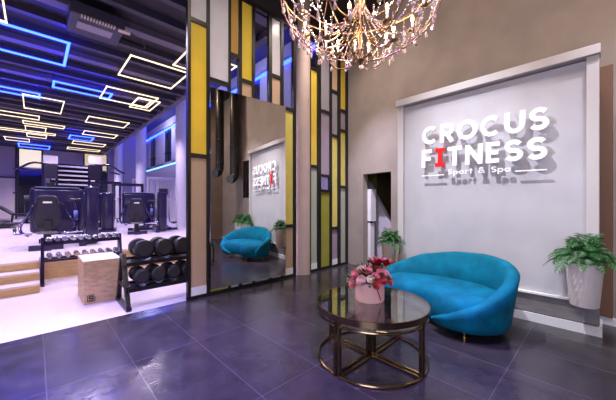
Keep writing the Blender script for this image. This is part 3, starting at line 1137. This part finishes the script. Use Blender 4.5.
for k in range(14):
    a = 2 * PI * k / 14
    drops.append((.45 * math.cos(a), .45 * math.sin(a), rc.uniform(.16, .24)))
for k in range(14):
    a = 2 * PI * k / 14 + .2
    drops.append((.80 * math.cos(a), .80 * math.sin(a), rc.uniform(.48, .62)))
for p_ in drops:
    mb = MB()
    drop(mb, p_, 1.25)
    hz = rc.uniform(.06, .16)
    for i in range(int(hz / .022)):
        mb.ball((p_[0], p_[1], p_[2] + .03 + .022 * i), .0085, 5, 4)
    mb.build('crystal_drop', M['crystal'], ch)
for i, (x, y, z) in enumerate(bulb_pos):
    if i % 2 == 0:
        lamp('candle_glow', 'POINT', (CH[0] + x * CS, CH[1] + y * CS, CZ + (z + .06) * CS), None, 5, (1, .74, .50), .03)

# ================================================================ BLACK DUCT PIPES (visible in the mirror)
for i, (x, y, r, zb, lb) in enumerate(((4.30, -1.35, .155, 2.22, 'thick black ventilation pipe hanging lower, seen in the mirror'), (3.86, -1.62, .145, 2.42, 'black ventilation pipe hanging a little higher, seen in the mirror'))):
    t = thing('ventilation_pipe', lb, 'duct', (x, y, zb))
    MB().tube([(0, 0, CL - zb), (0, 0, .35)], r, 24).build('pipe', M['black'], t, smooth='auto')
    MB().tube(spline([(0, 0, .36), (-.01, .0, .22), (-.05, .02, .12), (-.13, .06, .06), (-.2, .10, .05)], 5), r, 20).build('elbow', M['black'], t, smooth='auto')
    mb = MB()
    for z in (.4, 1.2, 2.0):
        mb.lathe([(r + .001, z), (r + .012, z + .01), (r + .012, z + .03), (r + .001, z + .04)], (0, 0, 0), 24, caps=False)
    mb.build('collar', M['black'], t)

# ================================================================ GYM CEILING LIGHTS
ZL = 4.8


def led_frame(x0, x1, y0, y1, m, label, bar=.042):
    bar = .048 if m == 'led_b' else .024
    cx, cy = (x0 + x1) / 2, (y0 + y1) / 2
    t = thing('led_frame_light', label, 'ceiling light', (cx, cy, ZL), 0, 'rectangular LED lights under the gym ceiling')
    hx, hy = (x1 - x0) / 2, (y1 - y0) / 2
    for a, b in (((-hx, -hy), (hx, -hy)), ((hx, -hy), (hx, hy)), ((hx, hy), (-hx, hy)), ((-hx, hy), (-hx, -hy))):
        a, b = Vector((*a, 0)), Vector((*b, 0))
        e = (b - a).normalized() * bar / 2
        MB().bar(a - e, b + e, bar, .028).build('light_tube', M[m], t)
    for sx in (-1, 1):
        for sy in (-1, 1):
            MB().tube([(sx * hx, sy * hy, .014), (sx * hx, sy * hy, CG - ZL)], .006, 5).build('suspension_wire', M['black'], t)
    return t


FR = [(-2.4, -.38, 6.4, 7.75, 'led_w', 'white LED rectangle cut off at the top left corner of the photo'),
      (-2.0, .525, 7.85, 9.2, 'led_b', 'large bright blue LED rectangle nearest the camera'),
      (.39, 1.73, 10.55, 11.1, 'led_b', 'slim blue LED rectangle beyond the large blue one'),
      (-1.2, .11, 12.1, 12.6, 'led_b', 'blue LED rectangle cut by the left edge of the photo, second blue row'),
      (1.59, 2.9, 7.5, 8.85, 'led_w', 'largest white LED rectangle, near the partition'),
      (2.45, 3.6, 6.3, 7.3, 'led_w', 'white LED rectangle partly hidden by the partition edge'),
      (1.51, 2.87, 9.97, 11.2, 'led_w', 'white LED rectangle touching the end of the slim blue one'),
      (2.39, 2.79, 10.38, 11.2, 'led_w', 'small white LED rectangle set inside the overlapping pair'),
      (2.40, 3.03, 10.3, 11.5, 'led_w', 'narrow white LED rectangle overlapping its larger neighbour'),
      (-.26, .71, 12.45, 14.2, 'led_w', 'white LED rectangle hanging behind the cut-off blue light'),
      (-1.4, .13, 15.2, 15.86, 'led_w', 'long white LED rectangle at the left edge, middle distance'),
      (-.34, .95, 16.4, 16.95, 'led_w', 'flat white LED rectangle at left, middle distance'),
      (-.29, .37, 17.4, 18.5, 'led_w', 'small white LED rectangle behind the flat one at left'),
      (-1.3, .73, 18.55, 19.0, 'led_w', 'thin wide white LED rectangle far at left'),
      (-.27, .43, 19.3, 20.1, 'led_w', 'small white LED rectangle far at left above the blinds'),
      (-1.1, -.2, 20.95, 21.9, 'led_w', 'white LED rectangle farthest to the left'),
      (-.65, .65, 22.7, 24.0, 'led_b', 'far blue LED rectangle in front of the cream blind'),
      (1.52, 2.87, 13.85, 14.9, 'led_w', 'white LED rectangle in the middle of the right-hand row'),
      (1.68, 2.96, 16.7, 17.6, 'led_w', 'white LED rectangle fourth down the right-hand row'),
      (1.28, 2.2, 18.25, 19.3, 'led_b', 'small blue LED rectangle far down the right-hand row'),
      (1.52, 2.94, 19.8, 20.7, 'led_w', 'far white LED rectangle crossing behind the small blue one'),
      (1.44, 3.0, 22.2, 22.9, 'led_w', 'farthest white LED rectangle in the right-hand row')]
for f in FR:
    led_frame(*f)
# ceiling cassette unit
ac = thing('air_conditioner', 'dark ceiling air conditioner with pale grille and cable above the gym', 'air conditioner', (.87, 6.95, 4.815))
MB().box((0, 0, .12), (.84, .80, .24), bev=.03).build('housing', mat('ac_housing', (.05, .045, .08), .45), ac)
MB().box((-.02, -.05, -.012), (.55, .26, .03), bev=.008).build('cover', mat('ac_cover', (.30, .26, .33), .4), ac)
mb = MB()
for k in range(12):
    mb.box((-.25 + k * .045, -.37, .0), (.022, .10, .03))
mb.build('grille', mat('ac_grille', (.6, .5, .38), .4), ac)  # cream slats, paler than the housing
MB().box((.42, -.33, .02), (.20, .10, .05)).build('terminal_box', mat('ac_term', (.7, .55, .42), .4), ac)
MB().tube(spline([(.5, -.3, .06), (.75, -.25, -.02), (.85, -.05, -.04), (.7, .12, .02), (.42, .15, .08)], 6), .012, 6).build('cable', M['black'], ac, smooth=True)

# ================================================================ PLYO BOX
t = thing('plyo_box', 'plywood jump box with a black logo square on its front, beside the dumbbell racks', 'jump box', (.715, 5.35, 0))
bw, bd, bh = .45, .74, .60
MB().box((0, -bd / 2 + .009, bh / 2), (bw, .018, bh), bev=.003).build('front_panel', M['ply'], t)
MB().box((0, bd / 2 - .009, bh / 2), (bw, .018, bh), bev=.003).build('back_panel', M['ply'], t)
for s_ in (-1, 1):
    MB().box((s_ * (bw / 2 - .009), 0, bh / 2 - .009), (.018, bd - .036, bh - .018)).build('side_panel', M['ply'], t)
tag(MB().box((0, 0, bh - .009), (bw - .002, bd - .036, .018)).build('top_panel', M['white'], t), 'pale top panel')
fm = lambda a, b, sd: (-.185 + a * .085, -bd / 2 - .001 - .002 * sd, .035 + b * .085)
lg = MB()
lg.stroke([(.0, .0), (.0, 1.0), (1.0, 1.0)], .10, fm)
lg.stroke([(.85, .80), (.25, .80), (.25, .52), (.75, .52), (.75, .22), (.15, .22)], .17, fm)
lg.stroke([(1.0, .75), (1.0, 0), (.1, 0)], .10, fm)
tag(lg.build('logo', M['ink'], t), 'black square logo')


# ================================================================ DUMBBELLS AND RACKS
def big_dumbbell(r, ln):
    t = thing('dumbbell', 'x', 'dumbbell')
    for s_ in (-1, 1):
        h = MB().lathe([(r * .80, -ln / 2), (r * .97, -ln / 2 + .012), (r, -ln / 2 + .03), (r, ln / 2 - .03), (r * .97, ln / 2 - .012), (r * .8, ln / 2)], (0, s_ * (.075 + ln / 2), 0), 28, 'Y').build('head', M['rubber'], t, smooth='auto')
        MB().lathe([(r * .72, 0), (r * .70, s_ * .004)], (0, s_ * (.075 + ln), 0), 28, 'Y').build('cap', M['cap'], h)
    MB().lathe([(.016, -.09), (.019, 0), (.016, .09)], (0, 0, 0), 12, 'Y').build('handle', M['chrome'], t, smooth='auto')
    return t


RX0, RX1 = .885, 2.10
rk = thing('dumbbell_rack', 'black two-tier rack of large round dumbbells by the partition edge', 'rack', (0, 4.62, 0))
for x in (RX0, RX1):
    fr_ = MB()
    fr_.bar((x, -.30, .03), (x, -.02, .70), .05, .07).bar((x, .30, .03), (x, .05, .70), .05, .06).box((x, 0, .025), (.06, .70, .05)).bar((x, -.28, .28), (x, .24, .30), .04, .04)
    fr_.build('side_frame', M['black'], rk)
for (y, z, nm_) in ((-.03, .585, 'upper'), (-.16, .265, 'lower')):
    sh = MB()
    sh.box(((RX0 + RX1) / 2, y - .15, z), (RX1 - RX0, .045, .05)).box(((RX0 + RX1) / 2, y + .15, z + .03), (RX1 - RX0, .045, .05))
    sh.build('shelf_rail', M['black'], rk)
    tr = MB()
    tr.box(((RX0 + RX1) / 2, y, z + .01), (RX1 - RX0 - .04, .26, .012), rx=.1)
    tr.build('shelf_tray', M['cap'], rk)
proto = big_dumbbell(.129, .13)
for i in range(4):
    place(proto, i, (1.10 + i * .262, 4.62 - .03, .585 + .026 + .160), 0, '%s large round dumbbell on the upper tier of the near black rack' % ('first', 'second', 'third', 'last, half hidden')[i], 'large dumbbells on the upper tier')
proto = big_dumbbell(.101, .11)
for i in range(5):
    place(proto, i, (1.045 + i * .205, 4.62 - .16, .265 + .025 + .136), 0, '%s medium round dumbbell on the lower tier of the near black rack' % ('first', 'second', 'third', 'fourth', 'last')[i], 'medium dumbbells on the lower tier')

# small rack in front of the platform
rk = thing('dumbbell_rack', 'small dark two-tier dumbbell rack in front of the gym platform', 'rack', (0, 6.82, 0))
for x in (.10, 1.25):
    fr_ = MB().bar((x, -.17, .03), (x, .02, .80), .045, .06).bar((x, .20, .03), (x, .05, .80), .045, .05).box((x, 0, .02), (.05, .5, .04))
    fr_.build('side_frame', M['navy'], rk)
for y, z in ((-.02, .70), (-.12, .42)):
    MB().box((.675, y - .075, z), (1.15, .03, .035)).box((.675, y + .075, z + .02), (1.15, .03, .035)).build('shelf_rail', M['navy'], rk)


def small_dumbbell(r):
    t = thing('dumbbell', 'x', 'dumbbell')
    for s_ in (-1, 1):
        MB().lathe([(r * .8, -.035), (r, -.025), (r, .025), (r * .8, .035)], (0, s_ * .085, 0), 14, 'Y').build('head', M['chrome'] if r > .03 else M['rubber'], t, smooth='auto')
    MB().lathe([(.013, -.06), (.013, .06)], (0, 0, 0), 8, 'Y').build('handle', M['white'], t)
    return t


words = ['first', 'second', 'third', 'fourth', 'fifth', 'sixth', 'seventh', 'eighth', 'ninth', 'tenth', 'eleventh']
proto = small_dumbbell(.040)
for i in range(10):
    place(proto, i, (.18 + i * .111, 6.80, .775), 0, '%s small chrome dumbbell from the left on the top tier of the small rack' % words[i], 'small dumbbells on the top tier')
proto = small_dumbbell(.0405)
for i in range(9):
    place(proto, i, (.19 + i * .122, 6.70, .500), 0, '%s small chrome dumbbell from the left on the lower tier of the small rack' % words[i], 'small dumbbells on the lower tier')


# ================================================================ GYM MACHINES
def press_machine(label, loc, rz):
    """seat with its back to the room, weight tower to the right, wide shell in front of the seat (local +y = away)"""
    t = thing('chest_press_machine', label, 'exercise machine', loc, rz)
    b = MB().box((0, .1, .05), (.16, 1.7, .10)).box((.35, .95, .05), (1.1, .14, .10)).box((.62, .2, .05), (.14, 1.1, .1)).box((0, -.55, .05), (.55, .12, .10))
    b.build('base_frame', M['navy'], t)
    sh = MB()
    sh.box((.16, 1.10, .82), (1.06, .22, 1.16), bev=.09)
    o = sh.build('shell', M['navy'], t, smooth='auto')
    MB().box((.16, 1.07, 1.405), (.86, .16, .012)).build('shell_highlight', mat('shell_edge', (.30, .42, .60), .3) if 'shell_edge' not in bpy.data.materials else bpy.data.materials['shell_edge'], o)  # pale strip painted as a highlight on the shell's top edge
    tw = MB().box((.80, .12, .72), (.26, .46, 1.40), bev=.05)
    tw = tw.build('weight_tower', M['navy'], t, smooth='auto')
    MB().box((.665, .12, .75), (.01, .25, .95)).build('weight_stack', M['black'], tw)
    # backrest and seat
    pf = [(-.18, 0), (.18, 0), (.23, .12), (.235, .30), (.19, .55), (.165, .68), (.12, .72), (-.12, .72), (-.165, .68), (-.19, .55), (-.235, .30), (-.23, .12)]
    br = MB()
    br.prism(pf, -.055, .055, 'Y')
    br = br.build('backrest', M['navy2'], t, bev=.03)
    br.location = (0, -.05, .46)
    br.rotation_euler = (.14, 0, 0)
    MB().box((0, -.058, .57), (.15, .006, .035)).build('badge', M['white'], br)
    MB().box((0, .22, .47), (.42, .42, .10), bev=.04).build('seat', M['navy2'], t, smooth='auto')
    MB().box((0, .18, .25), (.10, .10, .40)).build('seat_post', M['navy'], t)
    MB().box((0, -.22, .30), (.13, .07, .62), bev=.01).build('back_post', M['black'], t)
    MB().box((0, -.30, .35), (.34, .05, .06)).build('back_plate', M['chrome'], t)
    for s_ in (-1, 1):
        a = MB().tube(spline([(s_ * .30, -.30, .30), (s_ * .42, -.12, .36), (s_ * .46, .25, .50), (s_ * .36, .55, .72), (s_ * .28, .60, .95)], 5), .028, 8)
        a.build('press_arm', M['navy'], t, smooth=True)
        MB().tube([(s_ * .50, -.32, .34), (s_ * .24, -.34, .33)], .022, 8).tube([(s_ * .5, -.32, .34), (s_ * .52, -.1, .40)], .02, 8).build('handle_bar', M['chrome'], t, smooth=True)
        MB().tube([(s_ * .52, -.1, .40), (s_ * .54, .06, .44)], .030, 8).build('grip', M['rubber'], t, smooth=True)
        MB().tube([(s_ * .28, .60, .95), (s_ * .16, .50, 1.02)], .03, 8).build('grip', M['rubber'], t, smooth=True)
    MB().lathe([(.11, -.04), (.125, -.02), (.125, .02), (.11, .04)], (.50, .42, .70), 20, 'X').build('cam_wheel', mat('cam_blue', (.10, .12, .42), .35) if 'cam_blue' not in bpy.data.materials else bpy.data.materials['cam_blue'], t, smooth='auto')
    MB().tube([(.50, .42, .86), (.46, .45, 1.06)], .018, 8).build('lever', M['chrome'], t)
    MB().box((.50, .47, 1.08), (.22, .14, .08), bev=.025).build('pad', M['navy2'], t)
    return t


def tower(label, loc, rz, h=1.36):
    t = thing('weight_machine', label, 'exercise machine', loc, rz)
    MB().box((0, 0, h / 2 + .03), (.36, .48, h - .06), bev=.06).build('housing', M['navy'], t, smooth='auto')
    MB().box((-.1, -.243, h / 2), (.05, .01, h * .72)).build('weight_slot', M['black'], t)
    MB().box((0, .25, .035), (.50, 1.2, .07)).build('base', M['navy'], t)
    MB().box((.0, .80, .44), (.34, .40, .09), bev=.03).build('seat', M['navy2'], t, smooth='auto')
    MB().box((.0, .80, .22), (.09, .09, .38)).build('seat_post', M['navy'], t)
    MB().tube(spline([(0, .2, h - .1), (.0, .45, h - .02), (0, .7, h - .18), (-.0, .75, h - .45)], 5), .025, 8).build('arm', M['chrome'], t, smooth=True)
    return t


PZ2 = PZ + .001
press_machine('dark blue chest press machine at the left, its seat back facing the lobby', (.22, 8.80, PZ2), -.06)
press_machine('dark blue chest press machine at the right, its seat back facing the lobby', (2.50, 11.05, PZ2), -.16)
tower('dark blue weight machine right beside the left chest press', (1.42, 13.6, PZ2), -.2)
tower('dark blue weight machine standing nearest to the right chest press', (1.90, 12.35, PZ2), -.2, 1.40)


def cable_tower(label, loc, rz, sgn_):
    t = thing('cable_tower', label, 'exercise machine', loc, rz)
    MB().box((0, 0, .05), (.8, .9, .10)).build('base', M['navy'], t)
    for s_ in (-1, 1):
        MB().box((s_ * .22, 0, 1.42), (.10, .14, 2.64)).build('upright', M['navy'], t)
    MB().box((0, .02, 1.1), (.30, .16, 1.7), bev=.02).build('weight_stack', M['black'], t)
    MB().box((0, -.06, 2.98), (.50, .18, .36), bev=.02).build('header', M['white'], t)
    MB().box((0, -.05, 2.45), (.46, .16, .62), bev=.02).build('upper_cover', M['navy2'], t)
    a = MB().tube(spline([(0, 0, 2.75), (sgn_ * .55, -.05, 2.80), (sgn_ * .95, -.1, 2.55), (sgn_ * 1.15, -.1, 2.45)], 6), .045, 8)
    a.build('arm', M['navy'], t, smooth=True)
    a = MB().tube(spline([(0, 0, 2.45), (sgn_ * .45, -.05, 2.50), (sgn_ * .95, -.1, 2.40)], 6), .035, 8)
    a.build('arm', M['navy'], t, smooth=True)
    MB().tube([(sgn_ * 1.1, -.1, 2.45), (sgn_ * 1.1, -.1, 1.5)], .008, 5).build('cable', M['black'], t)
    MB().box((sgn_ * 1.1, -.1, 1.45), (.16, .04, .06)).build('handle', M['rubber'], t)
    return t


cable_tower('tall dark cable tower with white header at left, behind the left chest press', (.52, 17.4, PZ2), 0, -1)
cable_tower('tall dark cable tower with white header right of the lit shelf rack', (2.02, 16.3, PZ2), 0, 1)

# lit shelf rack between the towers
t = thing('storage_rack', 'wide blue-lit shelf rack of accessories between the two cable towers', 'rack', (1.42, 18.6, PZ2))
for x in (-.85, .85):
    MB().box((x, 0, 1.5), (.06, .5, 3.0)).build('upright', M['navy'], t)
MB().box((0, .25, 1.5), (1.7, .02, 3.0)).build('back', M['navy'], t)
for k, z in enumerate((.35, .75, 1.15, 1.55, 1.95, 2.18, 2.40, 2.62, 2.84)):
    s_ = MB().box((0, 0, z), (1.68, .48, .03)).build('shelf', M['lilac'], t)
    MB().box((0, -.245, z - .01), (1.68, .012, .07)).build('shelf_edge', M['column'], s_)
for k, z in enumerate((.35, .75, 1.15, 1.55, 1.95)):
    for j in range(7):
        o = MB().lathe([(.08, -.14), (.09, -.12), (.09, .12), (.08, .14)], (0, 0, 0), 10, 'X').build('roller', M['rubber' if (j + k) % 3 else 'cap'], None, smooth='auto')
        o.location = (1.42 - .70 + j * .235, 18.6, PZ2 + z + .016 + .09)
        tag(o, '%s dark roller from the left on the %s shelf of the lit rack' % (words[j], ('lowest', 'second lowest', 'third lowest', 'fourth lowest', 'fifth lowest')[k]), 'roller', 'rollers on the lit shelf rack')


def treadmill(label, loc, rz):
    t = thing('treadmill', label, 'treadmill', loc, rz)
    MB().box((0, 0, .12), (.85, 2.0, .18), bev=.04).build('deck', M['navy2'], t, smooth='auto')
    MB().box((0, -.05, .214), (.55, 1.7, .01)).build('belt', M['rubber'], t)
    for s_ in (-1, 1):
        MB().bar((s_ * .38, .75, .15), (s_ * .36, .95, 1.30), .07, .10).build('upright', M['navy'], t)
        MB().tube([(s_ * .36, .92, 1.05), (s_ * .36, .35, .98)], .03, 8).build('handrail', M['rubber'], t)
    MB().box((0, .95, 1.34), (.86, .10, .34), rx=-.35, bev=.04).build('console', M['navy2'], t, smooth='auto')
    MB().box((0, .885, 1.35), (.40, .02, .22), rx=-.35).build('screen', M['dark_glass'], t)
    return t


treadmill('dark treadmill nearest to the left edge of the photo', (-1.55, 17.2, PZ2), 1.3)
treadmill('dark treadmill behind another one at the left edge of the photo', (-1.9, 19.6, PZ2), 1.3)
treadmill('dark treadmill standing below the cream blind', (.15, 22.3, PZ2), .2)


def power_rack(label, loc, rz, m, h=2.35, wd=1.25):
    t = thing('power_rack', label, 'rack', loc, rz)
    for sx in (-1, 1):
        for sy in (-1, 1):
            MB().box((sx * wd / 2, sy * .55, h / 2), (.09, .09, h)).build('upright', M[m], t)
        MB().box((sx * wd / 2, 0, .04), (.09, 1.2, .08)).build('foot', M[m], t)
        MB().box((sx * wd / 2, 0, h - .05), (.08, 1.1, .09)).build('side_beam', M[m], t)
    for sy in (-1, 1):
        MB().box((0, sy * .55, h - .05), (wd, .07, .09)).build('cross_beam', M[m], t)
    b = MB().tube([(-wd / 2 - .45, -.62, 1.25), (wd / 2 + .45, -.62, 1.25)], .016, 8).build('barbell_bar', M['chrome'], t, smooth=True)
    for sx in (-1, 1):
        MB().lathe([(.20, -.03), (.22, -.02), (.22, .02), (.20, .03)], (sx * (wd / 2 + .22), -.62, 1.25), 20, 'X').build('plate', M['rubber'], b, smooth='auto')
    for sx in (-1, 1):
        MB().box((sx * wd / 2, -.62, 1.20), (.07, .10, .06)).build('hook', M['black'], t)
    return t


power_rack('white power rack with barbell standing beside the nearest gym column', (4.75, 15.6, PZ2), -.4, 'lilac', 2.3)
power_rack('white power rack farther back near the window wall', (5.3, 20.8, PZ2), -.5, 'lilac', 2.6)
power_rack('dark power rack with barbell behind the right chest press', (3.60, 17.6, PZ2), -.2, 'navy', 2.05, 1.3)
power_rack('dark power rack far back between the two columns', (3.2, 22.0, PZ2), .1, 'navy', 2.4, 1.4)


def bench(label, loc, rz):
    t = thing('workout_bench', label, 'bench', loc, rz)
    MB().box((0, -.25, .46), (.30, .85, .09), bev=.03).build('seat_pad', M['navy2'], t, smooth='auto')
    bk = MB().box((0, 0, 0), (.30, .75, .09), bev=.03).build('back_pad', M['navy2'], t, smooth='auto')
    bk.location = (0, .50, .66)
    bk.rotation_euler = (.6, 0, 0)
    MB().bar((0, -.6, .04), (0, .6, .04), .08, .07).bar((0, -.3, .04), (0, -.3, .42), .08, .07).bar((0, .3, .04), (0, .25, .42), .07, .07).build('frame', M['navy'], t)
    for y in (-.6, .6):
        MB().box((0, y, .03), (.5, .08, .06)).build('foot', M['rubber'], t)
    return t


bench('dark adjustable bench between the left chest press and the weight machines', (.95, 11.9, PZ2), .9)
bench('dark adjustable bench on the right beside the nearest gym column', (3.55, 13.9, PZ2), -.5)
bench('dark adjustable bench left of the cable towers', (-.55, 20.2, PZ2), 1.1)


def cross_trainer(label, loc, rz):
    t = thing('cross_trainer', label, 'exercise machine', loc, rz)
    MB().box((0, 0, .06), (.14, 1.6, .10)).box((0, -.75, .04), (.6, .10, .08)).box((0, .75, .04), (.6, .10, .08)).build('base', M['navy'], t)
    MB().lathe([(.34, -.09), (.38, -.06), (.38, .06), (.34, .09)], (0, .5, .52), 28, 'X').build('flywheel_cover', M['navy2'], t, smooth='auto')
    MB().bar((0, .55, .6), (0, .25, 1.45), .08, .10).build('column_post', M['navy'], t)
    MB().box((0, .22, 1.48), (.34, .06, .26), rx=-.3, bev=.02).build('console', M['dark_glass'], t)
    for s_ in (-1, 1):
        MB().tube(spline([(s_ * .24, -.55, .22), (s_ * .24, .2, .30), (s_ * .24, .30, .9), (s_ * .22, .05, 1.35), (s_ * .22, -.02, 1.55)], 5), .024, 8).build('arm', M['chrome'], t, smooth=True)
        MB().box((s_ * .24, -.5, .27), (.14, .38, .05), bev=.015).build('pedal', M['rubber'], t)
    return t


cross_trainer('dark cross trainer below the lit shelf rack', (1.15, 15.4, PZ2), .3)
cross_trainer('dark cross trainer left of the nearest gym column', (3.75, 12.2, PZ2), -.1)

tower('dark blue weight machine farther back behind the two middle machines', (2.15, 14.6, PZ2), -.2, 1.42)
